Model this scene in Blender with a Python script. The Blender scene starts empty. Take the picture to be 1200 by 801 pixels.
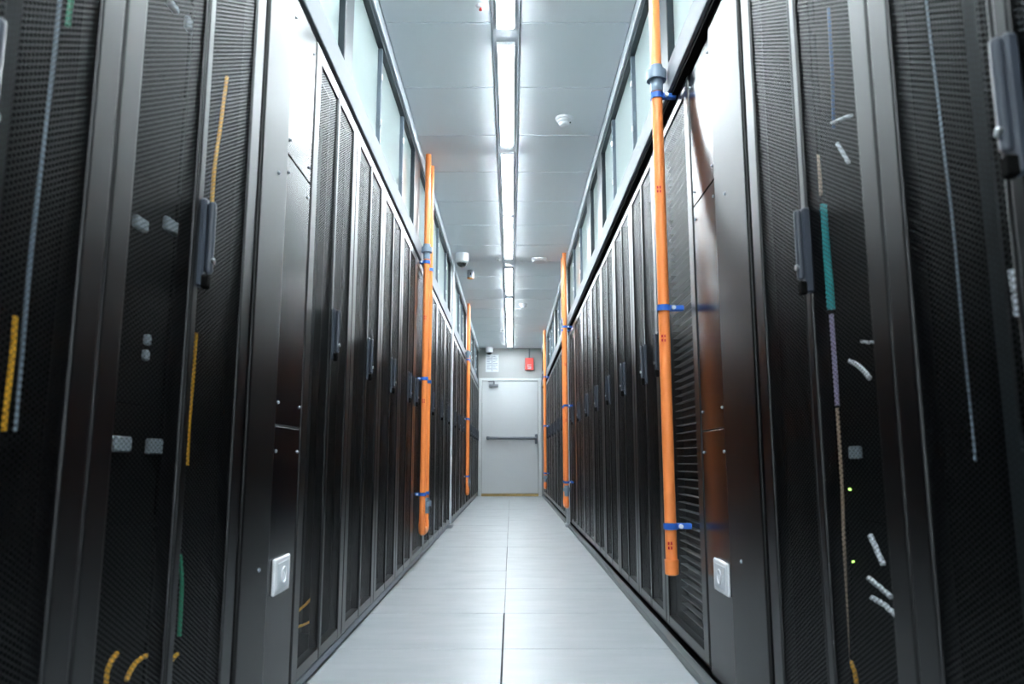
import bpy, bmesh, math, random
from mathutils import Vector, Matrix
random.seed(7)
S = bpy.context.scene
COL = S.collection
PI = math.pi

# ------------------------------------------------------------------ camera
cam_d = bpy.data.cameras.new('camera')
cam = bpy.data.objects.new('camera', cam_d); COL.objects.link(cam)
cam.location = (0.0281, 0.0, 0.6407)
cam.rotation_euler = (PI / 2 + 0.1543, 0.0, -0.0012)
cam_d.sensor_fit = 'HORIZONTAL'; cam_d.sensor_width = 36.0
cam_d.lens = 36.0 * 880.6 / 1200.0
cam_d.clip_start = 0.02; cam_d.clip_end = 100
cam_d.dof.use_dof = True; cam_d.dof.focus_distance = 4.2; cam_d.dof.aperture_fstop = 4.5
S.camera = cam
# ------------------------------------------------------------------ world, exposure
w = bpy.data.worlds.new('world'); S.world = w; w.use_nodes = True
w.node_tree.nodes['Background'].inputs[0].default_value = (0.55, 0.62, 0.7, 1)
w.node_tree.nodes['Background'].inputs[1].default_value = 0.15
S.view_settings.view_transform = 'Standard'; S.view_settings.look = 'None'
S.view_settings.gamma = 1.0; S.view_settings.use_curve_mapping = False
S.view_settings.exposure = 1.10
LAMP = 62.0          # radiance of the corridor luminaires
HALL = 112.0          # radiance of the luminaires of the hall outside the containment
LAMP_COL = (0.86, 0.95, 1.0)
S.cycles.max_bounces = 10; S.cycles.diffuse_bounces = 6; S.cycles.glossy_bounces = 4
S.cycles.transparent_max_bounces = 12
S.cycles.sample_clamp_indirect = 6.0
S.cycles.caustics_reflective = False; S.cycles.caustics_refractive = False

# ------------------------------------------------------------------ main dimensions (metres)
XL, XR = -0.552, 0.603      # door planes of the two rack rows
BL, BR = -0.546, 0.573      # faces of the header beams
CL, CR = -0.550, 0.5745     # edges of the corridor ceiling
HC = 2.60                   # ceiling height
YE = 13.35                  # far wall
YB = -3.0                   # rear wall
RT = 1.885                  # rack top

# ------------------------------------------------------------------ materials
MATS = {}
def mat(name, col, rough=0.5, metal=0.0, spec=0.5, emit=None, estr=0.0, coat=0.0, noise=None, bump=0.0, bscale=200):
    if name in MATS: return MATS[name]
    m = bpy.data.materials.new(name); m.use_nodes = True
    nt = m.node_tree; b = nt.nodes['Principled BSDF']
    b.inputs['Base Color'].default_value = (*col, 1)
    b.inputs['Roughness'].default_value = rough
    b.inputs['Metallic'].default_value = metal
    b.inputs['Specular IOR Level'].default_value = spec
    b.inputs['Coat Weight'].default_value = coat
    if emit:
        b.inputs['Emission Color'].default_value = (*emit, 1)
        b.inputs['Emission Strength'].default_value = estr
    if noise:
        sc, amt = noise
        tc = nt.nodes.new('ShaderNodeTexCoord')
        n = nt.nodes.new('ShaderNodeTexNoise'); n.inputs['Scale'].default_value = sc; n.inputs['Detail'].default_value = 5
        nt.links.new(tc.outputs['Object'], n.inputs['Vector'])
        mx = nt.nodes.new('ShaderNodeMix'); mx.data_type = 'RGBA'
        mx.inputs['A'].default_value = (*[c * (1 - amt) for c in col], 1)
        mx.inputs['B'].default_value = (*[min(1, c * (1 + amt)) for c in col], 1)
        nt.links.new(n.outputs['Fac'], mx.inputs['Factor'])
        nt.links.new(mx.outputs['Result'], b.inputs['Base Color'])
    if bump:
        tc = nt.nodes.new('ShaderNodeTexCoord')
        n2 = nt.nodes.new('ShaderNodeTexNoise'); n2.inputs['Scale'].default_value = bscale
        nt.links.new(tc.outputs['Object'], n2.inputs['Vector'])
        bp = nt.nodes.new('ShaderNodeBump'); bp.inputs['Strength'].default_value = bump; bp.inputs['Distance'].default_value = 0.001
        nt.links.new(n2.outputs['Fac'], bp.inputs['Height'])
        nt.links.new(bp.outputs['Normal'], b.inputs['Normal'])
    MATS[name] = m
    return m

def coated(nt, col, rough, ior, tint=0.66):
    N = nt.nodes; K = nt.links
    df = N.new('ShaderNodeBsdfDiffuse'); df.inputs['Color'].default_value = (*col, 1)
    gl = N.new('ShaderNodeBsdfGlossy'); gl.distribution = 'BECKMANN'; gl.inputs['Roughness'].default_value = rough
    gl.inputs['Color'].default_value = (tint, tint, tint, 1)
    fr = N.new('ShaderNodeFresnel'); fr.inputs['IOR'].default_value = ior
    mx = N.new('ShaderNodeMixShader'); K.new(fr.outputs[0], mx.inputs[0]); K.new(df.outputs[0], mx.inputs[1]); K.new(gl.outputs[0], mx.inputs[2])
    return mx
def paint(name, col, rough, ior=1.6, tint=0.66):
    m = bpy.data.materials.new(name); m.use_nodes = True
    nt = m.node_tree; nt.nodes.remove(nt.nodes['Principled BSDF'])
    nt.links.new(coated(nt, col, rough, ior, tint).outputs[0], nt.nodes['Material Output'].inputs['Surface'])
    return m
PAINT = paint('satin_black_paint', (0.003, 0.003, 0.0035), 0.38, 1.6, 0.74)
POSTM = paint('fine_grain_black_paint', (0.003, 0.003, 0.0033), 0.40, 1.52)
GLOSS = paint('glossy_black_sheet', (0.003, 0.003, 0.004), 0.24, 1.52)
INNER = mat('matt_black_cabinet', (0.003, 0.003, 0.0032), 0.6, spec=0.2)
DARK = mat('dark_anodised_aluminium', (0.014, 0.022, 0.028), 0.4, spec=0.4)
BLACKGAP = mat('black_rubber_gasket', (0.003, 0.003, 0.003), 0.9, spec=0.05)
BEAM = mat('brushed_light_aluminium', (0.16, 0.172, 0.19), 0.6, metal=0.1, spec=0.3, noise=(6, 0.04))
TRIMM = mat('grey_trim', (0.68, 0.73, 0.78), 0.45)
CEILM = mat('ceiling_panel_paint', (0.90, 0.94, 0.98), 0.42, spec=0.4)
CEILBASE = mat('ceiling_void', (0.85, 0.87, 0.89), 0.7)
TROUGH = mat('trough_paint', (0.62, 0.66, 0.72), 0.5)
WHITE = mat('white_plastic', (0.82, 0.83, 0.86), 0.35)
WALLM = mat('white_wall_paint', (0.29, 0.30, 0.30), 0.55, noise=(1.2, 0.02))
HALLM = mat('hall_wall_paint', (0.72, 0.74, 0.75), 0.7)
DOORM = mat('white_door_paint', (0.47, 0.495, 0.51), 0.35, noise=(1.5, 0.03))
FRAMEM = mat('pale_door_frame_paint', (0.50, 0.525, 0.53), 0.45)
CHROME = mat('brushed_steel', (0.55, 0.57, 0.6), 0.28, metal=1.0)
GREYM = mat('grey_metal', (0.30, 0.33, 0.37), 0.4, metal=0.4)
ORANGE = mat('orange_plastic_pipe', (1.0, 0.29, 0.08), 0.32, spec=0.45)
PVC = mat('grey_pvc_fitting', (0.20, 0.26, 0.33), 0.38)
BLUE = mat('blue_plastic_clip', (0.03, 0.14, 0.55), 0.35)
RED = mat('red_paint', (0.62, 0.05, 0.04), 0.4)
REDPRINT = mat('red_print', (0.65, 0.01, 0.03), 0.5)
PAPER = mat('white_paper', (0.50, 0.53, 0.57), 0.6)
INK = mat('grey_ink', (0.15, 0.18, 0.23), 0.7)
OCHRE = mat('ochre_threshold', (0.36, 0.25, 0.10), 0.7, noise=(14, 0.5))
PLATEIN = mat('pale_grey_plastic', (0.62, 0.66, 0.70), 0.4)
DOMEG = mat('smoked_dome', (0.01, 0.011, 0.013), 0.06, spec=0.8)
YELLOW = mat('yellow_cable_jacket', (0.85, 0.42, 0.02), 0.4)
TEAL = mat('teal_cable_jacket', (0.04, 0.48, 0.50), 0.4)
GREEN = mat('green_cable_jacket', (0.02, 0.33, 0.17), 0.4)
WCAB = mat('white_cable_jacket', (0.80, 0.85, 0.90), 0.4)
BEIGE = mat('beige_cable_jacket', (0.72, 0.56, 0.40), 0.4)
LILAC = mat('lilac_cable_jacket', (0.62, 0.55, 0.80), 0.4)
BLUEC = mat('blue_cable_jacket', (0.012, 0.06, 0.16), 0.4)
RAILM = mat('dark_zinc_rail', (0.02, 0.025, 0.028), 0.6)
LABELM = mat('pale_label', (0.36, 0.42, 0.46), 0.5)
CHASSIS = mat('server_chassis', (0.003, 0.0033, 0.0036), 0.8, spec=0.1)
LATCH = mat('handle_grey_plastic', (0.035, 0.042, 0.056), 0.33, spec=0.7)
LED = mat('green_indicator', (0.1, 0.4, 0.05), 0.4, emit=(0.5, 1.0, 0.2), estr=2.0)

def floor_material():
    m = bpy.data.materials.new('raised_floor_laminate'); m.use_nodes = True
    nt = m.node_tree; b = nt.nodes['Principled BSDF']
    tc = nt.nodes.new('ShaderNodeNewGeometry')
    mp = nt.nodes.new('ShaderNodeMapping'); mp.inputs['Scale'].default_value = (1.2, 5.0, 1)
    nt.links.new(tc.outputs['Position'], mp.inputs['Vector'])
    n = nt.nodes.new('ShaderNodeTexNoise'); n.inputs['Scale'].default_value = 2.2; n.inputs['Detail'].default_value = 6; n.inputs['Roughness'].default_value = 0.6
    nt.links.new(mp.outputs['Vector'], n.inputs['Vector'])
    r = nt.nodes.new('ShaderNodeValToRGB')
    r.color_ramp.elements[0].position = 0.3; r.color_ramp.elements[0].color = (0.285, 0.31, 0.325, 1)
    r.color_ramp.elements[1].position = 0.72; r.color_ramp.elements[1].color = (0.345, 0.365, 0.38, 1)
    nt.links.new(n.outputs['Fac'], r.inputs['Fac'])
    nt.links.new(r.outputs['Color'], b.inputs['Base Color'])
    n2 = nt.nodes.new('ShaderNodeTexNoise'); n2.inputs['Scale'].default_value = 5; n2.inputs['Detail'].default_value = 4
    nt.links.new(tc.outputs['Position'], n2.inputs['Vector'])
    mr = nt.nodes.new('ShaderNodeMapRange'); mr.inputs['To Min'].default_value = 0.30; mr.inputs['To Max'].default_value = 0.46
    nt.links.new(n2.outputs['Fac'], mr.inputs['Value'])
    nt.links.new(mr.outputs['Result'], b.inputs['Roughness'])
    b.inputs['Specular IOR Level'].default_value = 0.45
    return m
FLOORM = floor_material()
FLOORBASE = mat('floor_void', (0.03, 0.032, 0.035), 0.9)

def perforated(name, a, r, paint, rough, spec):
    """steel sheet with staggered round holes (object space y, z)"""
    m = bpy.data.materials.new(name); m.use_nodes = True
    nt = m.node_tree; N = nt.nodes; K = nt.links
    N.remove(N['Principled BSDF'])
    b = coated(nt, paint, rough, spec, 0.64)
    tc = N.new('ShaderNodeTexCoord')
    sep = N.new('ShaderNodeSeparateXYZ'); K.new(tc.outputs['Object'], sep.inputs[0])
    com = N.new('ShaderNodeCombineXYZ'); K.new(sep.outputs['Y'], com.inputs['X']); K.new(sep.outputs['Z'], com.inputs['Y'])
    sx, sy = a * math.sqrt(3), a
    ds = []
    for off in ((0, 0, 0), (sx / 2, sy / 2, 0)):
        ad = N.new('ShaderNodeVectorMath'); ad.operation = 'ADD'; ad.inputs[1].default_value = off
        K.new(com.outputs[0], ad.inputs[0])
        wr = N.new('ShaderNodeVectorMath'); wr.operation = 'WRAP'
        wr.inputs[1].default_value = (sx / 2, sy / 2, 1); wr.inputs[2].default_value = (-sx / 2, -sy / 2, -1)
        K.new(ad.outputs[0], wr.inputs[0])
        ln = N.new('ShaderNodeVectorMath'); ln.operation = 'LENGTH'; K.new(wr.outputs[0], ln.inputs[0])
        ds.append(ln)
    mn = N.new('ShaderNodeMath'); mn.operation = 'MINIMUM'
    K.new(ds[0].outputs['Value'], mn.inputs[0]); K.new(ds[1].outputs['Value'], mn.inputs[1])
    gt = N.new('ShaderNodeMath'); gt.operation = 'GREATER_THAN'; gt.inputs[1].default_value = r
    K.new(mn.outputs[0], gt.inputs[0])
    tr = N.new('ShaderNodeBsdfTransparent')
    mx = N.new('ShaderNodeMixShader')
    K.new(gt.outputs[0], mx.inputs[0]); K.new(tr.outputs[0], mx.inputs[1]); K.new(b.outputs[0], mx.inputs[2])
    out = N['Material Output']; K.new(mx.outputs[0], out.inputs['Surface'])
    return m
MESHM = perforated('perforated_black_steel', 0.0085, 0.0036, (0.003, 0.004, 0.0045), 0.40, 1.58)

def pane_material():
    m = bpy.data.materials.new('frosted_pale_pane'); m.use_nodes = True
    nt = m.node_tree; N = nt.nodes; K = nt.links
    N.remove(N['Principled BSDF'])
    tl = N.new('ShaderNodeBsdfTranslucent'); tl.inputs['Color'].default_value = (0.66, 0.76, 0.74, 1)
    df = N.new('ShaderNodeBsdfDiffuse'); df.inputs['Color'].default_value = (0.60, 0.68, 0.67, 1)
    mx = N.new('ShaderNodeMixShader'); mx.inputs[0].default_value = 0.5
    K.new(tl.outputs[0], mx.inputs[1]); K.new(df.outputs[0], mx.inputs[2])
    gl = N.new('ShaderNodeBsdfGlossy'); gl.inputs['Roughness'].default_value = 0.04
    fr = N.new('ShaderNodeFresnel'); fr.inputs['IOR'].default_value = 1.5
    m2 = N.new('ShaderNodeMixShader'); K.new(fr.outputs[0], m2.inputs[0]); K.new(mx.outputs[0], m2.inputs[1]); K.new(gl.outputs[0], m2.inputs[2])
    K.new(m2.outputs[0], N['Material Output'].inputs['Surface'])
    return m
PANEM = pane_material()

def emitter(name, strength):
    m = bpy.data.materials.new(name); m.use_nodes = True
    nt = m.node_tree; N = nt.nodes
    N.remove(N['Principled BSDF'])
    e = N.new('ShaderNodeEmission'); e.inputs['Color'].default_value = (*LAMP_COL, 1); e.inputs['Strength'].default_value = strength
    nt.links.new(e.outputs[0], N['Material Output'].inputs['Surface'])
    return m
LAMPM = emitter('lit_diffuser', LAMP)
HALLLAMP = emitter('lit_hall_diffuser', HALL)

# ------------------------------------------------------------------ mesh helpers
def bx(bm, x0, x1, y0, y1, z0, z1, bev=0.0, mi=0, seg=1):
    r = bmesh.ops.create_cube(bm, size=1.0)
    vs = r['verts']
    bmesh.ops.scale(bm, vec=(abs(x1 - x0), abs(y1 - y0), abs(z1 - z0)), verts=vs)
    bmesh.ops.translate(bm, vec=((x0 + x1) / 2, (y0 + y1) / 2, (z0 + z1) / 2), verts=vs)
    fs = set(f for v in vs for f in v.link_faces)
    for f in fs: f.material_index = mi
    if bev > 0:
        es = list(set(e for v in vs for e in v.link_edges))
        o = bmesh.ops.bevel(bm, geom=es, offset=bev, segments=seg, affect='EDGES', profile=0.5)
        for f in o['faces']: f.material_index = mi
def lathe(bm, prof, origin=(0, 0, 0), axis='Z', n=20, mi=0, cap=True):
    """prof: list of (radius, height) along the axis"""
    def pt(r, h, t):
        a, b = r * math.cos(t), r * math.sin(t)
        if axis == 'Z': q = (a, b, h)
        elif axis == 'Y': q = (a, h, b)
        else: q = (h, a, b)
        return (q[0] + origin[0], q[1] + origin[1], q[2] + origin[2])
    rings = [[bm.verts.new(pt(max(r, 1e-5), h, 2 * PI * k / n)) for k in range(n)] for r, h in prof]
    for a, b in zip(rings[:-1], rings[1:]):
        for k in range(n):
            f = bm.faces.new((a[k], a[(k + 1) % n], b[(k + 1) % n], b[k])); f.smooth = True; f.material_index = mi
    if cap:
        for rg in (rings[0], rings[-1]):
            f = bm.faces.new(rg); f.material_index = mi
def tube(bm, pts, r, n=10, mi=0):
    pts = [Vector(p) for p in pts]; rings = []
    up = Vector((0.9, 0.1, 0.2))
    for i, p in enumerate(pts):
        d = (pts[min(i + 1, len(pts) - 1)] - pts[max(i - 1, 0)]).normalized()
        u = d.cross(up)
        if u.length < 1e-3: u = d.cross(Vector((0, 1, 0)))
        u.normalize(); v = d.cross(u)
        rings.append([bm.verts.new(p + r * (math.cos(2 * PI * k / n) * u + math.sin(2 * PI * k / n) * v)) for k in range(n)])
    for a, b in zip(rings[:-1], rings[1:]):
        for k in range(n):
            f = bm.faces.new((a[k], a[(k + 1) % n], b[(k + 1) % n], b[k])); f.smooth = True; f.material_index = mi
    for rg in (rings[0], rings[-1]):
        f = bm.faces.new(rg); f.material_index = mi
def obj(name, bm, mats, parent=None, loc=None):
    bmesh.ops.recalc_face_normals(bm, faces=bm.faces[:])
    for e in bm.edges:
        if len(e.link_faces) == 2 and e.calc_face_angle(0) > 0.65: e.smooth = False
    me = bpy.data.meshes.new(name); bm.to_mesh(me); bm.free()
    for m in (mats if isinstance(mats, (list, tuple)) else [mats]): me.materials.append(m)
    o = bpy.data.objects.new(name, me); COL.objects.link(o)
    if parent: o.parent = parent
    if loc: o.location = loc
    return o
def box(name, x0, x1, y0, y1, z0, z1, m, parent=None, bev=0.0, seg=1):
    bm = bmesh.new(); bx(bm, x0, x1, y0, y1, z0, z1, bev, 0, seg)
    return obj(name, bm, m, parent)
def tag(o, label, cat, group=None):
    o['label'] = label; o['category'] = cat
    if group: o['group'] = group
    return o
def thing(name, label, cat, loc=(0, 0, 0), rz=0.0, group=None):
    o = bpy.data.objects.new(name, None); COL.objects.link(o)
    o.location = loc; o.rotation_euler = (0, 0, rz); o.empty_display_size = 0.1
    return tag(o, label, cat, group)
def struct(o, label=None):
    o['kind'] = 'structure'
    if label: o['label'] = label
    return o
def share(src, parent, loc, name=None):
    c = src.copy(); COL.objects.link(c); c.parent = parent; c.location = loc
    return c
def dup(root, loc, rz, label, group=None):
    r = root.copy(); COL.objects.link(r); r.location = loc; r.rotation_euler = (0, 0, rz); r['label'] = label
    if group: r['group'] = group
    for ch in list(root.children):
        c = ch.copy(); COL.objects.link(c); c.parent = r
        for g in ch.children:
            d = g.copy(); COL.objects.link(d); d.parent = c
    return r
ORD = ['first', 'second', 'third', 'fourth', 'fifth', 'sixth', 'seventh', 'eighth', 'ninth', 'tenth', 'eleventh', 'twelfth',
       'thirteenth', 'fourteenth', 'fifteenth', 'sixteenth', 'seventeenth', 'eighteenth', 'nineteenth', 'twentieth']

# ================================================================== STRUCTURE
HW = 2.7
floor = struct(box('floor', -HW, HW, YB, YE, -0.10, -0.006, FLOORBASE), 'pale grey raised access floor of the aisle')
tile_src = None
row = 0
y = 2.698 - 0.6 * 8
while y < YE - 0.01:
    y1 = min(y + 0.6, YE)
    if y1 > -0.9:
        for sx in (-1, 1):
            j = random.uniform(-0.0012, 0.0012) if y > 3 else {(-1): -0.0026, 1: 0.001}[sx]
            if tile_src is None or y1 - y < 0.599:
                bm = bmesh.new(); bx(bm, -0.299, 0.299, 0.0012, (y1 - y) - 0.0012, -0.03, 0.0, 0.0012)
                t = obj('floor_tile', bm, FLOORM, floor, (sx * 0.3 + j, y, 0))
                if tile_src is None: tile_src = t
            else:
                t = share(tile_src, floor, (sx * 0.3 + j, y, random.uniform(-0.0004, 0.0004)))
    y += 0.6

ceiling = struct(box('ceiling', -HW, HW, YB, YE, HC + 0.02, HC + 0.12, CEILBASE), 'white metal panel ceiling with a central light trough')
TXL, TXR = -0.058, 0.066
pan = {}
y = 3.1554 - 0.6 * 9
while y < YE - 0.01:
    y1 = min(y + 0.6, YE)
    for side, (xa, xb) in (('a', (CL + 0.002, TXL)), ('b', (TXR, CR - 0.002))):
        key = (side, round(y1 - y, 3))
        if key not in pan:
            bm = bmesh.new()
            # chamfered metal pan: flat face with sloping rim
            e = 0.005
            L = y1 - y
            v = [(xa + .001, .001, .008), (xb - .001, .001, .008), (xb - .001, L - .001, .008), (xa + .001, L - .001, .008),
                 (xa + .001 + e, .001 + e, 0), (xb - .001 - e, .001 + e, 0), (xb - .001 - e, L - .001 - e, 0), (xa + .001 + e, L - .001 - e, 0)]
            vs = [bm.verts.new(q) for q in v]
            for q in ((4, 5, 6, 7), (0, 1, 5, 4), (1, 2, 6, 5), (2, 3, 7, 6), (3, 0, 4, 7), (3, 2, 1, 0)): bm.faces.new([vs[i] for i in q])
            pan[key] = obj('ceiling_panel', bm, CEILM, ceiling, (0, y, HC))
        else:
            share(pan[key], ceiling, (0, y, HC))
    y += 0.6
# trough lining along the lights
bm = bmesh.new()
bx(bm, TXL, TXL + 0.012, YB, YE, HC - 0.004, HC + 0.02)
bx(bm, TXR - 0.012, TXR, YB, YE, HC - 0.004, HC + 0.02)
bx(bm, TXL + 0.012, TXR - 0.012, YB, YE, HC + 0.008, HC + 0.02)
obj('trough_lining', bm, TROUGH, ceiling)
# hall ceilings outside the containment
box('hall_soffit', -HW, CL - 0.06, YB, YE, HC, HC + 0.02, HALLM, ceiling)
box('hall_soffit', CR + 0.06, HW, YB, YE, HC, HC + 0.02, HALLM, ceiling)

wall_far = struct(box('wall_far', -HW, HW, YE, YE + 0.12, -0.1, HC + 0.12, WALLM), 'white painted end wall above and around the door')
struct(box('wall_rear', -HW, HW, YB - 0.12, YB, -0.1, HC + 0.12, HALLM))
struct(box('wall_left', -HW - 0.12, -HW, YB, YE, -0.1, HC + 0.12, HALLM))
struct(box('wall_right', HW, HW + 0.12, YB, YE, -0.1, HC + 0.12, HALLM))

# edge trims of the ceiling
struct(box('trim_1', CL - 0.06, CL + 0.002, YB, YE, HC - 0.062, HC + 0.02, TRIMM, bev=0.002), 'grey ceiling edge trim over the left glazing')
struct(box('trim_2', CR - 0.002, CR + 0.06, YB, YE, HC - 0.062, HC + 0.02, TRIMM, bev=0.002), 'grey ceiling edge trim over the right glazing')
# header beams above the racks
BZ0, BZ1 = 1.897, 2.0
tb1 = struct(box('trim_3', BL - 0.07, BL, 0.35, YE, BZ0, BZ1, BEAM, bev=0.004, seg=2), 'light aluminium header beam over the left rack row')
tb2 = struct(box('trim_4', BR, BR + 0.07, 0.35, YE, BZ0 + 0.004, BZ1, BEAM, bev=0.004, seg=2), 'light aluminium header beam over the right rack row')
box('gasket', XL - 0.09, XL - 0.012, 0.35, YE, RT, BZ0 + 0.01, BLACKGAP, tb1)
box('gasket', BR + 0.012, XR + 0.09, 0.35, YE, RT, BZ0 + 0.014, BLACKGAP, tb2)
# floor skirting rails below the doors
struct(box('baseboard_left', -0.592, -0.569, 2.0, YE, 0.0, 0.028, GREYM, bev=0.003), 'grey metal skirting rail at the foot of the left racks')
struct(box('baseboard_right', 0.568, 0.600, 2.0, YE, 0.0, 0.026, mat('dark_grey_rail', (0.10, 0.11, 0.115), 0.4, metal=0.3), bev=0.003), 'grey metal skirting rail at the foot of the right racks')

# ------------------------------------------------------------------ glazing above the beams
MULL = mat('slate_mullion', (0.10, 0.13, 0.16), 0.4)
COLM = mat('pale_column_aluminium', (0.62, 0.64, 0.68), 0.4, metal=0.3)
def glazing(name, label, side, posts, mulls, x):
    s = -1 if side == 'L' else 1          # outward direction
    root = bpy.data.objects.new(name, None); COL.objects.link(root); struct(root, label)
    xo = x + s * 0.05
    lo, hi = min(x, xo), max(x, xo)
    box('top_rail', lo, hi, 0.3, YE, 2.50, HC - 0.062, DARK, root)
    box('bottom_rail', min(x + s * .012, xo), max(x + s * .012, xo), 0.3, YE, BZ1, BZ1 + 0.022, GREYM, root)
    edges = []
    for a, b in posts:
        box('post', lo, hi, a, b, BZ1, 2.50, DARK, root, bev=0.003); edges.append((a, b))
    for a in mulls:
        pm = box('mullion', min(x + s * .006, xo), max(x + s * .006, xo), a - 0.012, a + 0.012, BZ1 + .02, 2.50, MULL, root, bev=0.002)
        for z in (2.12, 2.34):
            bm = bmesh.new(); bx(bm, min(x, x + s * .008), max(x, x + s * .008), a - 0.02, a - 0.008, z, z + 0.03, 0.002)
            obj('catch', bm, CHROME, pm)
        edges.append((a - 0.012, a + 0.012))
    edges.sort()
    prev = 0.3
    for a, b in edges + [(YE, YE)]:
        if a - prev > 0.05:
            xp = x + s * 0.028
            box('pane', xp - 0.003, xp + 0.003, prev, a, BZ1 + 0.02, 2.51, PANEM, root)
        prev = b
    return root
glazing('window_1', 'pale frosted glazing above the left rack row', 'L',
        [(2.45, 2.58), (4.34, 4.60), (7.08, 7.24), (7.52, 7.74), (9.62, 9.80), (11.75, 11.95), (13.2, YE)],
        [1.75, 3.21, 3.90, 5.25, 5.92, 6.67, 8.4, 9.0, 10.45, 11.1, 12.6], CL - 0.006)
glazing('window_2', 'pale frosted glazing above the right rack row', 'R',
        [(2.46, 2.62), (4.38, 4.60), (5.04, 5.28), (7.18, 7.40), (9.3, 9.5), (11.4, 11.6), (13.2, YE)],
        [1.75, 3.27, 3.94, 5.92, 6.55, 8.05, 8.7, 10.1, 10.75, 12.2, 12.75], CR + 0.006)

# ------------------------------------------------------------------ end door
door = bpy.data.objects.new('door_1', None); COL.objects.link(door); door.location = (0, YE, 0)
struct(door, 'white steel exit door at the end of the aisle')
bm = bmesh.new()
bx(bm, -0.545, -0.492, -0.05, 0.0, 0, 2.06, 0.004); bx(bm, 0.508, 0.566, -0.05, 0.0, 0, 2.06, 0.004); bx(bm, -0.492, 0.508, -0.05, 0.0, 2.015, 2.06, 0.004)
obj('door_frame', bm, FRAMEM, door)
leaf = box('door_leaf', -0.485, 0.501, -0.032, 0.0, 0.05, 2.008, DOORM, door, bev=0.003)
bm = bmesh.new(); bx(bm, -0.49, 0.506, -0.055, -0.005, 0.0, 0.042, 0.004)
obj('threshold', bm, OCHRE, door)
HARDW = mat('grey_door_hardware', (0.11, 0.125, 0.145), 0.45)
bm = bmesh.new()
tube(bm, [(-0.36, -0.10, 1.005), (0.47, -0.10, 1.0)], 0.024, 12)
bx(bm, -0.405, -0.345, -0.125, -0.03, 0.975, 1.035, 0.012)
bx(bm, 0.445, 0.490, -0.115, -0.03, 0.90, 1.07, 0.008)
obj('push_bar', bm, HARDW, door)
bm = bmesh.new()
bx(bm, -0.36, -0.20, -0.085, -0.03, 1.905, 1.945, 0.004)
bx(bm, -0.285, -0.262, -0.085, -0.03, 1.945, 1.995, 0.002)
bx(bm, -0.375, -0.265, -0.075, -0.055, 1.992, 2.007, 0.002)
obj('door_closer', bm, HARDW, door)

# ================================================================== LIGHTS
lamps = [(-1.95, -0.8), (-0.65, 0.5), (0.65, 1.83), (1.98, 3.177), (3.335, 4.478), (4.639, 5.821), (5.929, 7.168), (7.603, 8.782), (9.072, 10.311), (10.441, 11.678), (11.761, 13.035)]
where = ['behind the viewer', 'above the viewer', 'over the nearest racks', 'cut by the top edge of the picture', 'second along the trough, longest in view', 'third along the trough',
         'fourth along the trough', 'fifth along the trough, after the wide gap', 'sixth along the trough', 'seventh along the trough', 'last one before the end door']
LX = 0.003
for (a, b), wh in zip(lamps, where):
    t = thing('ceiling_light', 'slim white linear ceiling light, ' + wh, 'ceiling light', (LX, a, HC), 0, 'linear lights in the ceiling trough')
    L = b - a
    bm = bmesh.new()
    bx(bm, -0.042, -0.032, 0, L, -0.012, 0.008, 0.001); bx(bm, 0.032, 0.042, 0, L, -0.012, 0.008, 0.001)
    bx(bm, -0.045, 0.045, -0.012, 0, -0.010, 0.008); bx(bm, -0.045, 0.045, L, L + 0.012, -0.010, 0.008)
    obj('housing', bm, WHITE, t)
    bm = bmesh.new()
    bx(bm, -0.0315, 0.0315, 0.001, L - 0.001, -0.0182, 0.006, 0.002)
    obj('diffuser', bm, LAMPM, t)
# hall luminaires outside the containment (seen only through the frosted panes)
for sx in (-1, 1):
    sd = 'left' if sx < 0 else 'right'
    for k in range(5):
        y0 = 0.2 + k * 2.7
        t = thing('hall_light', 'long ceiling light of the hall behind the %s glazing, %s from the front' % (sd, ORD[k]), 'ceiling light', (sx * 1.75, y0, HC), 0, 'lights of the hall beyond the glazing')
        box('housing', -0.16, 0.16, -0.02, 2.42, -0.02, 0.0, WHITE, t)
        box('diffuser', -0.14, 0.14, 0.0, 2.4, -0.045, -0.018, HALLLAMP, t, bev=0.004)

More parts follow.
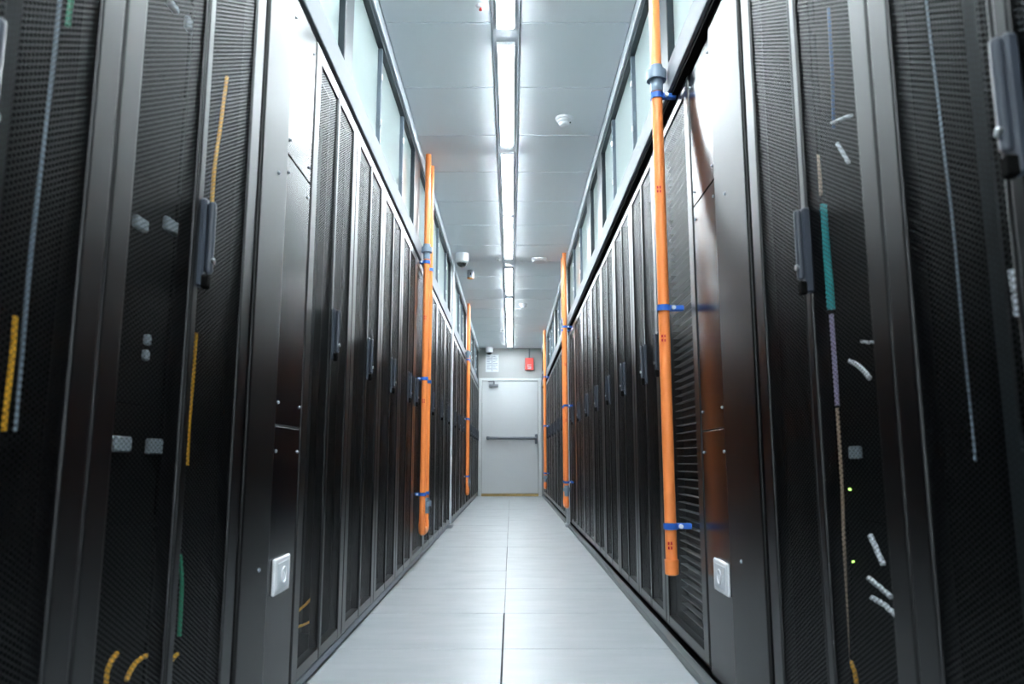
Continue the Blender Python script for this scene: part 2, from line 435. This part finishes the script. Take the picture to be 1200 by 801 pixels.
# ================================================================== RACKS
PROTO = {}
LOUV = mat('grey_louvre', (0.22, 0.23, 0.23), 0.45)
def handle_mesh(bm, yc, side, zc=1.04):
    """swing handle on a door stile; local x proud of the door"""
    bx(bm, -0.007, 0.010, yc - 0.010, yc + 0.010, zc - 0.085, zc + 0.085, 0.004, 0)
    bx(bm, 0.010, 0.024, yc - 0.007 + side * 0.003, yc + 0.007 + side * 0.003, zc - 0.06, zc + 0.080, 0.006, 0, 3)
    bx(bm, 0.006, 0.020, yc - 0.009, yc + 0.009, zc - 0.088, zc - 0.062, 0.004, 1, 2)
    lathe(bm, [(0.006, 0.020), (0.006, 0.026), (0.004, 0.027)], (0, yc + side * 0.003, zc - 0.035), 'X', 12, 2)
def build_rack(wd, kind):
    root = thing('server_rack', '', 'server rack')
    DT, DB = RT - 0.005, 0.045
    bm = bmesh.new()
    dp = -1.05
    bx(bm, dp, -0.034, 0.001, 0.018, 0.03, RT); bx(bm, dp, -0.034, wd - 0.018, wd - 0.001, 0.03, RT)
    bx(bm, dp, -0.034, 0.018, wd - 0.018, RT - 0.018, RT); bx(bm, dp, -0.034, 0.018, wd - 0.018, 0.03, 0.055)
    bx(bm, dp, dp + 0.015, 0.018, wd - 0.018, 0.055, RT - 0.018)
    obj('cabinet', bm, INNER, root)
    bm = bmesh.new(); bx(bm, dp + 0.05, -0.040, 0.002, wd - 0.002, 0.0, 0.03)
    obj('plinth', bm, GREYM, root)
    for yy in (0.055, wd - 0.085):
        bm = bmesh.new(); bx(bm, -0.125, -0.120, yy, yy + 0.03, 0.07, RT - 0.04)
        obj('mounting_rail', bm, RAILM, root)
    if kind == 'louvre':
        bm = bmesh.new(); bx(bm, -0.075, -0.052, 0.03, wd - 0.03, 0.0, 0.003)
        l0 = obj('louvre', bm, LOUV, root, (0, 0, 0.09))
        for k in range(1, 63): share(l0, root, (0, 0, 0.09 + k * 0.028))
        bm = bmesh.new(); bx(bm, -0.085, -0.080, 0.02, wd - 0.02, 0.07, RT - 0.03)
        obj('back_plate', bm, INNER, root)
    leaves = [(0.0025, wd / 2 - 0.0093, 0), (wd / 2 - 0.0077, wd - 0.0025, 1)] if kind == 'split' else [(0.0025, wd - 0.0025, 2)]
    for a, b, k in leaves:
        so, si = 0.058, (0.009 if k == 0 else 0.026)
        la, lb = (so, si) if k == 0 else ((si, so) if k == 1 else (0.05, 0.06))
        bm = bmesh.new()
        t0 = -0.030
        bx(bm, t0, 0.0, a, a + la, DB, DT, 0.004, 0, 2); bx(bm, t0, 0.0, b - lb, b, DB, DT, 0.004, 0, 2)
        bx(bm, t0, -0.0006, a + la - 0.004, b - lb + 0.004, DT - 0.045, DT, 0.003); bx(bm, t0, -0.0006, a + la - 0.004, b - lb + 0.004, DB, DB + 0.036, 0.003)
        d = obj('door', bm, PAINT, root)
        bm = bmesh.new()
        vs = [bm.verts.new(q) for q in ((-0.006, a + la - 0.002, DB + 0.03), (-0.006, b - lb + 0.002, DB + 0.03), (-0.006, b - lb + 0.002, DT - 0.04), (-0.006, a + la - 0.002, DT - 0.04))]
        bm.faces.new(vs)
        obj('mesh_panel', bm, MESHM, d)
        if k in (1, 2):
            bm = bmesh.new()
            handle_mesh(bm, (a + 0.023) if k == 1 else (a + 0.026), 1)
            obj('handle', bm, [LATCH, BLACKGAP, CHROME], d)
    return root
def rack(side, y0, y1, kind, label, group):
    wd = round(y1 - y0, 4)
    loc, rz = ((XL, y0, 0), 0) if side == 'L' else ((XR, y1, 0), PI)
    key = (wd, kind)
    if key not in PROTO:
        r = build_rack(wd, kind); PROTO[key] = r
        r.location = loc; r.rotation_euler = (0, 0, rz); r['label'] = label; r['group'] = group
        return r
    return dup(PROTO[key], loc, rz, label, group)
rack('L', 0.445, 1.045, 'split', 'black mesh-door server rack cut by the left picture edge', 'foreground server racks')
rack('L', 1.045, 1.645, 'split', 'black server rack just before the left tall post with the blue-edged corner', 'foreground server racks')
rack('R', 0.52, 1.12, 'split', 'black mesh-door server rack cut by the right picture edge', 'foreground server racks')
rack('R', 1.12, 1.735, 'split', 'black server rack with a teal cable by its handle, just before the right tall post', 'foreground server racks')
y = 2.09
for i in range(8):
    wd = 0.6 if i < 5 else 0.7167
    kind = 'single' if i == 4 else 'split'
    lb = 'black server rack, %s past the plated filler panel in the left row' % ORD[i] if i != 4 else 'black single-door cabinet behind the orange pipe pair in the left row'
    rack('L', y, y + wd, kind, lb, 'left row of server racks'); y += wd
y = 7.38
for i in range(10):
    lb = 'black server rack, %s past the pale column towards the door, left row' % ORD[i]
    if i == 9: lb = 'black server rack beside the end door, left row'
    rack('L', y, y + 0.597, 'split', lb, 'far left row of server racks'); y += 0.597
rack('R', 2.29, 2.9, 'louvre', 'black wide single-door cabinet behind the nearest orange pipe', 'right row of server racks')
y = 2.9
for i in range(7):
    wd = 0.6 if i < 4 else (0.7 if i < 6 else 0.62)
    rack('R', y, y + wd, 'split', 'black server rack, %s past the nearest orange pipe in the right row' % ORD[i], 'right row of server racks'); y += wd
y = 7.44
for i in range(9):
    lb = 'black server rack, %s past the middle orange pipes, right row' % ORD[i]
    if i == 8: lb = 'black server rack beside the end door, right row'
    rack('R', y, y + 0.6555, 'split', lb, 'far right row of server racks'); y += 0.6555

# ------------------------------------------------------------------ posts and filler panels between the racks
def screw_at(parent, x, y, z, s, r=0.005):
    bm = bmesh.new()
    lathe(bm, [(r, 0), (r, s * 0.002), (r * 0.6, s * 0.004), (0.0005, s * 0.0042)], (0, 0, 0), 'X', 10)
    return obj('screw', bm, GREYM, parent, (x, y, z))
def post(side, y0, y1, label):
    s = 1 if side == 'L' else -1
    x = XL if side == 'L' else XR
    t = thing('containment_post', label, 'post', (x, y0, 0))
    bm = bmesh.new(); bx(bm, min(-s * 0.2, s * 0.004), max(-s * 0.2, s * 0.004), 0.004, y1 - y0 - 0.004, 0.0, BZ0 - 0.01, 0.006, 0, 3)
    obj('post_body', bm, POSTM, t)
    for z in (0.39, 1.34):
        screw_at(t, s * 0.004, (y1 - y0) * 0.62, z, s)
    return t
post('L', 1.652, 1.852, 'wide black post with bright top between the left foreground rack and filler panel')
post('R', 1.745, 2.028, 'wide black post with bright top between the right foreground rack and filler panel')
def filler(side, y0, y1, label):
    s = 1 if side == 'L' else -1
    x = XL if side == 'L' else XR
    t = thing('filler_panel', label, 'panel', (x, y0, 0))
    wd = y1 - y0
    segs = [(0.03, 0.722), (0.724, 1.425), (1.428, 1.880)]
    for a, b in segs:
        bm = bmesh.new(); bx(bm, min(-s * 0.03, -s * 0.002), max(-s * 0.03, -s * 0.002), 0.003, wd - 0.003, a, b, 0.0025, 0, 2)
        obj('sheet', bm, GLOSS, t)
    for z in (0.78, 0.66, 1.38, 1.47, 1.82):
        for yy in (0.02, wd - 0.02):
            screw_at(t, -s * 0.002, yy, z, s, 0.0045)
    bm = bmesh.new(); bx(bm, min(-s * 0.2, -s * 0.03), max(-s * 0.2, -s * 0.03), 0.003, wd - 0.003, 0.0, 1.885)
    obj('backing', bm, INNER, t)
    return t
filler('L', 1.856, 2.085, 'glossy black screwed filler panel beside the left post')
filler('R', 2.032, 2.285, 'glossy black screwed filler panel beside the right post')
def wall_plate(side, yc, zc, wd, ht, label):
    s = 1 if side == 'L' else -1
    x = (XL if side == 'L' else XR) - s * 0.002
    t = thing('wall_plate', label, 'outlet', (x, yc, zc), 0, 'white wall plates')
    bm = bmesh.new(); bx(bm, min(0, s * 0.010), max(0, s * 0.010), -wd / 2, wd / 2, -ht / 2, ht / 2, 0.005, 0, 3)
    obj('plate', bm, WHITE, t)
    bm = bmesh.new(); bx(bm, min(s * .009, s * 0.0115), max(s * .009, s * 0.0115), -wd * .36, wd * .36, -ht * .36, ht * .36, 0.001)
    o = obj('insert', bm, PLATEIN, t)
    bm = bmesh.new()
    rg = [(0.0, math.cos(q * 2 * PI / 24) * 0.019, math.sin(q * 2 * PI / 24) * 0.019) for q in range(25)]
    tube(bm, [(s * 0.0125 + a, b, c) for a, b, c in rg], 0.0022, 6)
    bx(bm, min(s * .0115, s * .014), max(s * .0115, s * .014), -0.004, 0.004, -0.012, 0.006, 0.001)
    obj('emblem', bm, WHITE, t)
wall_plate('L', 1.952, 0.355, 0.125, 0.088, 'white square wall plate on the filler panel near the left floor')
wall_plate('R', 2.112, 0.325, 0.135, 0.086, 'white square wall plate on the filler panel near the right floor')

# pale columns halfway down the aisle
for side, yy in (('L', 7.25), ('R', 7.345)):
    s = 1 if side == 'L' else -1
    x = XL if side == 'L' else BR
    t = thing('aluminium_column', 'pale aluminium column from floor to ceiling in the %s row' % ('left' if s > 0 else 'right'), 'column', (x, yy, 0), 0, 'pale columns')
    bm = bmesh.new(); bx(bm, min(-s * 0.02, s * 0.012), max(-s * 0.02, s * 0.012), 0, 0.085, 0.03, HC - 0.013, 0.003)
    obj('column_body', bm, COLM, t)
    bm = bmesh.new(); bx(bm, min(-s * 0.02, s * 0.026), max(-s * 0.02, s * 0.026), -0.03, 0.115, 0.0, 0.03, 0.003)
    obj('foot', bm, CHROME, t)

# ================================================================== PIPES
def red_mark(parent, x, y, z, face):
    bm = bmesh.new()
    for dz in (0.0, 0.014):
        for dy in (-0.006, 0.003):
            bx(bm, x + dy - 0.002, x + dy + 0.003, y - 0.0006, y + 0.0006, z + dz, z + dz + 0.009)
    return obj('red_print', bm, REDPRINT, parent)
def clip(parent, x, y, z, s, r, xw):
    """blue clip round the pipe with a stem to the rack at x = xw"""
    bm = bmesh.new()
    lathe(bm, [(r + 0.001, -0.010), (r + 0.0045, -0.010), (r + 0.0045, 0.010), (r + 0.001, 0.010)], (x, y, z), 'Z', 18, 0, cap=False)
    xa = x - s * (r)
    xw = xw + s * 0.0015
    bx(bm, min(xa, xw), max(xa, xw), y - 0.011, y + 0.011, z - 0.009, z + 0.009, 0.003)
    lathe(bm, [(0.007, y - 0.019), (0.007, y - 0.010)], (x - s * (r + 0.012), 0, z), 'Y', 10, 1)
    return obj('clip', bm, [BLUE, WHITE], parent)
def union(parent, x, y, z, r):
    bm = bmesh.new()
    lathe(bm, [(r + 0.003, -0.055), (r + 0.004, -0.012), (r + 0.016, -0.012), (r + 0.016, 0.022), (r + 0.004, 0.024), (r + 0.004, 0.042)], (x, y, z), 'Z', 22)
    return obj('union', bm, PVC, parent)
R0 = 0.0185
def straight_pipe(label, x, y, z0, s, unions, clips, marks, xw, group, cap_end=True):
    t = thing('orange_pipe', label, 'pipe', (0, 0, 0), 0, group)
    bm = bmesh.new(); lathe(bm, [(R0, z0), (R0, HC - 0.013)], (x, y, 0), 'Z', 22)
    obj('pipe_run', bm, ORANGE, t)
    if cap_end:
        bm = bmesh.new(); lathe(bm, [(R0 - 0.004, z0 - 0.006), (R0 + 0.003, z0 - 0.002), (R0 + 0.004, z0 + 0.042), (R0 + 0.001, z0 + 0.043)], (x, y, 0), 'Z', 22)
        obj('end_cap', bm, ORANGE, t)
    for z in unions: union(t, x, y, z, R0)
    for z in clips: clip(t, x, y, z, s, R0, xw)
    for z in marks: red_mark(t, x - 0.006, y - R0 - 0.0003, z, s)
    return t
straight_pipe('single orange pipe with capped end on the nearest right cabinet', 0.535, 2.45, 0.285, -1, [1.955], [1.885, 1.135, 0.43], [1.53, 0.36, 1.02], XR, 'orange pipes')
def pipe_pair(label, x, y1, y2, z0, s, uz1, uz2, clips, marks, xw, group):
    t = thing('orange_pipe_pair', label, 'pipe', (0, 0, 0), 0, group)
    r = R0; rb = (y2 - y1) / 2
    bm = bmesh.new(); lathe(bm, [(r, z0), (r, HC - 0.013)], (x, y1, 0), 'Z', 20); obj('pipe_run', bm, ORANGE, t)
    bm = bmesh.new(); lathe(bm, [(r, z0), (r, HC - 0.013)], (x, y2, 0), 'Z', 20); obj('pipe_run', bm, ORANGE, t)
    bm = bmesh.new()
    c = 0.03
    tube(bm, [(x, y1, z0 + 0.03), (x, y1, z0), (x, y1 + c * .3, z0 - c * .75), (x, y1 + c, z0 - c), (x, y2 - c, z0 - c), (x, y2 - c * .3, z0 - c * .75), (x, y2, z0), (x, y2, z0 + 0.03)], r + 0.003, 18)
    obj('return_bend', bm, ORANGE, t)
    if uz1: union(t, x, y1, uz1, r)
    if uz2: union(t, x, y2, uz2, r)
    for z in clips:
        clip(t, x, y1, z, s, r, xw); clip(t, x, y2, z, s, r, xw)
    for z in marks: red_mark(t, x, y1 - r - 0.0003, z, s)
    return t
pipe_pair('pair of orange pipes joined by a bottom bend on the left row', -0.507, 4.625, 4.82, 0.235, 1, 1.945, 0.36, [1.87, 1.13, 0.43], [1.5, 0.98], XL, 'orange pipes')
pipe_pair('narrow far orange pipe pair on the left row near the door', -0.512, 9.35, 9.50, 0.25, 1, 1.945, 0.36, [1.87, 1.13, 0.43], [], XL, 'orange pipes')
pipe_pair('middle orange pipe pair on the right row', 0.536, 6.98, 7.17, 0.245, -1, 0.36, 1.945, [1.87, 1.13, 0.43], [1.5, 0.98], XR, 'orange pipes')
pipe_pair('farthest orange pipe pair on the right row beside the door', 0.540, 11.33, 11.48, 0.25, -1, 0.36, 1.945, [1.87, 1.13, 0.43], [], XR, 'orange pipes')

# ================================================================== CEILING DEVICES
def detector(x, y, r, label, flat=False):
    t = thing('smoke_detector', label, 'smoke detector', (x, y, HC), 0, 'round detectors on the ceiling')
    bm = bmesh.new(); lathe(bm, [(r, 0.0), (r, -0.010), (r * 0.97, -0.014), (r * 0.9, -0.016)], (0, 0, 0), 'Z', 28); obj('base', bm, WHITE, t)
    bm = bmesh.new()
    if flat: lathe(bm, [(r * 0.9, -0.014), (r * 0.92, -0.028), (r * 0.8, -0.036), (0.001, -0.038)], (0, 0, 0), 'Z', 28)
    else: lathe(bm, [(r * 0.88, -0.014), (r * 0.80, -0.026), (r * 0.62, -0.032), (r * 0.55, -0.045), (r * 0.45, -0.048), (0.001, -0.050)], (0, 0, 0), 'Z', 28)
    h = obj('head', bm, WHITE, t)
    bm = bmesh.new(); lathe(bm, [(0.004, -0.030), (0.004, -0.036)], (r * 0.7, -0.01, 0), 'Z', 8); obj('indicator', bm, DARK, h)
detector(0.336, 4.12, 0.050, 'white smoke detector on the right ceiling panels nearest the viewer')
detector(0.307, 7.23, 0.078, 'wide flat white ceiling disc right of the lights, beyond the nearest detector', True)
detector(0.181, 9.43, 0.050, 'small far smoke detector close to the light trough on the right')
def sprinkler(x, y, label, bulb=WHITE):
    t = thing('sprinkler_head', label, 'sprinkler', (x, y, HC), 0, 'small ceiling sprinkler heads')
    bm = bmesh.new(); lathe(bm, [(0.022, 0), (0.022, -0.005), (0.014, -0.012), (0.010, -0.014)], n=18); obj('escutcheon', bm, WHITE, t)
    bm = bmesh.new(); lathe(bm, [(0.004, -0.013), (0.004, -0.022), (0.007, -0.023), (0.007, -0.025)], n=14); obj('bulb', bm, bulb, t)
sprinkler(-0.106, 3.02, 'small round sprinkler head with red bulb at the top left of the lights', RED)
sprinkler(-0.107, 7.23, 'tiny white sprinkler head on the ceiling right of the dome camera')
sprinkler(-0.116, 11.44, 'tiny far sprinkler head left of the lights near the end wall')
def dome_camera(x, y, r, label):
    t = thing('dome_camera', label, 'security camera', (x, y, HC), 0, 'dome security cameras')
    bm = bmesh.new(); lathe(bm, [(r, 0), (r, -0.055), (r * 0.98, -0.075), (r * 0.93, -0.085), (r * 0.78, -0.088)], n=28); obj('housing', bm, WHITE, t)
    bm = bmesh.new()
    lathe(bm, [(r * 0.76, -0.086)] + [(r * 0.76 * math.cos(k * PI / 16), -0.086 - r * 0.72 * math.sin(k * PI / 16)) for k in range(1, 9)], n=24); obj('dome', bm, DOMEG, t)
    bm = bmesh.new(); lathe(bm, [(r * 0.80, -0.084), (r * 0.86, -0.092), (r * 0.76, -0.096)], n=24, cap=False); obj('trim_ring', bm, CHROME, t)
dome_camera(-0.446, 7.05, 0.066, 'white dome security camera on the ceiling by the left glazing')
dome_camera(-0.36, 13.22, 0.066, 'far dome security camera on the ceiling by the end wall')
t = thing('strobe_beacon', 'chrome cylinder beacon with orange lens hanging just past the dome camera', 'beacon', (-0.399, 7.70, HC))
bm = bmesh.new(); lathe(bm, [(0.034, 0.0), (0.036, -0.020), (0.038, -0.022), (0.038, -0.080)], n=24); obj('body', bm, CHROME, t)
bm = bmesh.new(); lathe(bm, [(0.037, -0.080), (0.034, -0.090), (0.02, -0.094), (0.001, -0.095)], n=24)
obj('lens', bm, mat('amber_lens', (0.85, 0.35, 0.08), 0.3), t)
bm = bmesh.new(); bx(bm, -0.002, 0.008, -0.041, -0.034, -0.062, -0.034, 0.001); obj('slot', bm, BLACKGAP, t)

# ================================================================== END WALL ITEMS
t = thing('call_point_box', 'red box with white mark on the wall above the door', 'alarm box', (0.355, YE, 2.31))
box('box_body', -0.075, 0.075, -0.06, 0.0, -0.105, 0.11, RED, t, bev=0.006, seg=2)
bm = bmesh.new()
bx(bm, -0.035, 0.03, -0.0625, -0.059, -0.02, -0.006); bx(bm, -0.035, -0.02, -0.0625, -0.059, -0.05, -0.02)
bx(bm, -0.035, 0.03, -0.0625, -0.059, -0.055, -0.042); bx(bm, 0.012, 0.03, -0.0625, -0.059, -0.085, -0.055); bx(bm, -0.03, 0.012, -0.0625, -0.059, -0.085, -0.064)
obj('white_mark', bm, PAPER, t)
bm = bmesh.new(); tube(bm, [(0, -0.012, 0.11), (0, -0.012, HC - 2.31)], 0.010, 10); obj('conduit', bm, HARDW, t)
t = thing('framed_notice', 'white two-column notice pinned above the door', 'notice', (-0.31, YE, 2.33))
box('sheet', -0.115, 0.115, -0.008, 0.0, -0.155, 0.16, PAPER, t)
bm = bmesh.new()
for cx in (-0.055, 0.055):
    for k in range(8):
        zz = 0.12 - k * 0.032
        wl = 0.08 if k % 3 else 0.05
        bx(bm, cx - 0.04, cx - 0.04 + wl, -0.0092, -0.0078, zz, zz + 0.010)
bx(bm, -0.006, 0.004, -0.0092, -0.0078, -0.14, 0.13)
obj('print', bm, INK, t)
bm = bmesh.new(); bx(bm, -0.09, -0.02, -0.014, 0, 0.15, 0.172); bx(bm, 0.02, 0.11, -0.014, 0, 0.15, 0.172); obj('holder', bm, GREYM, t)

# ================================================================== CABLES AND SERVERS BEHIND THE NEAR MESH
def ray_to_plane(u, v, X):
    """where the line of sight of photograph pixel (u, v) meets the plane x = X (only used to read positions off the photograph)"""
    f, p, yw = 880.6, 0.1543, 0.0012
    c, s = math.cos(p), math.sin(p)
    x = (u - 600) / f; yy = -(v - 400.5) / f
    X0, Y0, Z0 = x, c - yy * s, s + yy * c
    d = (X0 * math.cos(yw) + Y0 * math.sin(yw), -X0 * math.sin(yw) + Y0 * math.cos(yw), Z0)
    k = (X - 0.0281) / d[0]
    return (X, k * d[1], 0.6407 + k * d[2])
def smooth(pts, n=8):
    out = []
    P = [Vector(p) for p in pts]
    for i in range(len(P) - 1):
        p0, p1, p2, p3 = P[max(i - 1, 0)], P[i], P[i + 1], P[min(i + 2, len(P) - 1)]
        for k in range(n):
            t = k / n
            out.append(0.5 * ((2 * p1) + (-p0 + p2) * t + (2 * p0 - 5 * p1 + 4 * p2 - p3) * t * t + (-p0 + 3 * p1 - 3 * p2 + p3) * t ** 3))
    out.append(P[-1]); return out
def cable(pix, X, r, m, label, name='patch_cable'):
    bm = bmesh.new(); tube(bm, smooth([ray_to_plane(u, v, X) for u, v in pix], 6), r, 8)
    return tag(obj(name, bm, m), label, 'cable', 'cables behind the rack doors')
XI, XJ = XL - 0.06, XR + 0.06
cable([(266, 90), (258, 150), (251, 200), (247, 265)], XI, 0.004, YELLOW, 'yellow cable right of the upper handle behind the left foreground mesh')
cable([(230, 390), (226, 440), (221, 500), (219, 545)], XI, 0.004, YELLOW, 'yellow cable below the handle behind the left foreground mesh')
cable([(18, 370), (14, 420), (8, 470), (4, 505)], XI, 0.0034, YELLOW, 'yellow cable at the far left edge behind the mesh')
cable([(211, 650), (213, 680), (212, 710), (210, 745)], XI, 0.004, GREEN, 'green cable low behind the left foreground mesh')
cable([(137, 765), (130, 775), (126, 786), (124, 801)], XI, 0.004, YELLOW, 'leftmost short yellow cable curl at the bottom left')
cable([(177, 766), (165, 771), (155, 782), (148, 797)], XI, 0.004, YELLOW, 'middle yellow cable curl at the bottom left')
cable([(208, 766), (202, 772), (197, 783), (195, 801)], XI, 0.004, YELLOW, 'rightmost yellow cable curl at the bottom left')
cable([(373, 695), (365, 701), (357, 709), (349, 716)], XL - 0.045, 0.004, YELLOW, 'upper yellow cable curl behind the rack door beside the left wall plate')
cable([(371, 721), (363, 728), (355, 732), (346, 735)], XL - 0.045, 0.004, YELLOW, 'lower yellow cable curl behind the rack door beside the left wall plate')
cable([(83, 0), (81, 12), (79, 30)], XI, 0.004, GREEN, 'short green cable at the top left corner')
cable([(940, 0), (946, 60), (951, 130), (955, 190)], XJ, 0.0035, BEIGE, 'thin beige cable running down beside the right foreground handle')
cable([(955, 183), (957, 205), (959, 228)], XJ, 0.009, BEIGE, 'thick beige connector above the teal cable on the right')
cable([(964, 240), (968, 290), (972, 335), (974, 362)], XJ, 0.008, TEAL, 'teal cable beside the right foreground handle')
cable([(974, 368), (977, 410), (979, 440), (981, 475)], XJ, 0.0045, LILAC, 'lilac cable under the teal one behind the right mesh')
cable([(981, 478), (986, 560), (990, 660), (995, 800)], XJ, 0.003, BEIGE, 'long thin tan cable running to the bottom behind the right mesh')
cable([(971, 10), (975, 80), (977, 150)], XJ, 0.003, BLUEC, 'thin blue cable behind the upper right mesh')
cable([(981, 168), (987, 178), (994, 190)], XJ, 0.0035, WCAB, 'short white cable tail high behind the right mesh')
cable([(975, 144), (986, 139), (998, 135)], XJ, 0.003, WCAB, 'faint white cable tail above the other behind the right mesh')
cable([(996, 423), (1004, 427), (1012, 434), (1019, 443)], XJ, 0.0045, WCAB, 'white curved cable loop in the middle of the right foreground mesh')
cable([(1010, 400), (1018, 401), (1026, 400)], XJ, 0.003, WCAB, 'short level white cable above the white curved loop')
cable([(1020, 627), (1027, 643), (1035, 661)], XJ, 0.005, WCAB, 'steep white cable low on the right mesh')
cable([(1018, 677), (1030, 687), (1044, 699)], XJ, 0.0045, WCAB, 'upper of two sloping white cables low on the right mesh')
cable([(1022, 700), (1036, 708), (1049, 720)], XJ, 0.0045, WCAB, 'lower of two sloping white cables low on the right mesh')
cable([(997, 775), (1001, 785), (1004, 801)], XJ, 0.004, YELLOW, 'yellow cable end at the bottom right')
cable([(1186, 316), (1188, 330), (1190, 341)], XJ, 0.005, WCAB, 'upper white cable tick near the right picture edge')
cable([(1190, 345), (1192, 358), (1193, 370)], XJ, 0.005, WCAB, 'lower white cable tick near the right picture edge')

SLATE = mat('slate_cable_jacket', (0.22, 0.28, 0.34), 0.5)
cable([(74, -40), (63, 70), (45, 220), (33, 330), (18, 505)], XI, 0.0028, SLATE, 'thin slate cable running down the rack at the left picture edge', 'vertical_cable')
cable([(1083, -20), (1097, 100), (1115, 250), (1129, 400), (1143, 540)], XJ, 0.0018, SLATE, 'thin slate cable running down the rack at the right picture edge', 'vertical_cable')
# servers filling the foreground racks, a few with pale pull tabs
def server(side, y0, wd, z0, ht, label, tabs):
    s = 1 if side == 'L' else -1
    x = (XL if side == 'L' else XR) - s * 0.135
    t = thing('server_unit', label, 'server', (x, y0, z0), 0, 'server units in the foreground racks')
    bm = bmesh.new(); bx(bm, min(-s * 0.7, 0), max(-s * 0.7, 0), 0, wd, 0, ht, 0.0004); obj('chassis', bm, CHASSIS, t)
    for ty, tz, tw, th in tabs:
        bm = bmesh.new(); bx(bm, min(0, s * 0.012), max(0, s * 0.012), ty - y0 - tw, ty - y0 + tw, tz - z0 - th, tz - z0 + th, 0.003)
        obj('pull_tab', bm, LABELM, t)
    bm = bmesh.new()
    for k in range(2): bx(bm, min(0, s * 0.006), max(0, s * 0.006), 0.004 + k * (wd - 0.026), 0.022 + k * (wd - 0.026), 0.01, ht - 0.01, 0.002)
    obj('ear', bm, CHASSIS, t)
    return t
TABS = {'B': [(167, 262, 9, 9), (203, 265, 11, 11), (145, 520, 11, 11), (183, 523, 11, 12), (226, 32, 9, 11), (175, 398, 3, 8), (173, 416, 3, 8), (205, 8, 7, 6)],
        'R': [(1000, 530, 8, 10), (955, 775, 7, 16)], 'A': [(55, 195, 5, 10)], 'Q': []}
for code, side, y0, wd, nm in (('B', 'L', 1.13, 0.43, 'left foreground rack by the post'), ('R', 'R', 1.21, 0.43, 'right foreground rack by the post'),
                               ('A', 'L', 0.53, 0.43, 'rack at the left picture edge'), ('Q', 'R', 0.605, 0.43, 'rack at the right picture edge')):
    s = 1 if side == 'L' else -1
    xf = (XL if side == 'L' else XR) - s * 0.125
    for k in range(8):
        z0 = 0.075 + k * 0.2225
        tb = []
        for u, v, pw, ph in TABS[code]:
            q = ray_to_plane(u, v, xf)
            if z0 <= q[2] < z0 + 0.2225 and y0 < q[1] < y0 + wd:
                tb.append((q[1], min(max(q[2], z0 + .02), z0 + .2), pw * 0.0026, ph * 0.0013))
        sv = server(side, y0, wd, z0, 0.222, 'dark server unit, %s from the bottom in the %s' % (ORD[k], nm), tb)
        for u, v in ((992, 573), (996, 658)):
            q = ray_to_plane(u, v, xf)
            if code == 'R' and z0 <= q[2] < z0 + 0.2195:
                bm = bmesh.new(); lathe(bm, [(0.0022, 0.0), (0.0022, -0.004)], (0, 0, 0), 'X', 8)
                obj('indicator', bm, LED, sv, (-0.001, q[1] - y0, q[2] - z0))
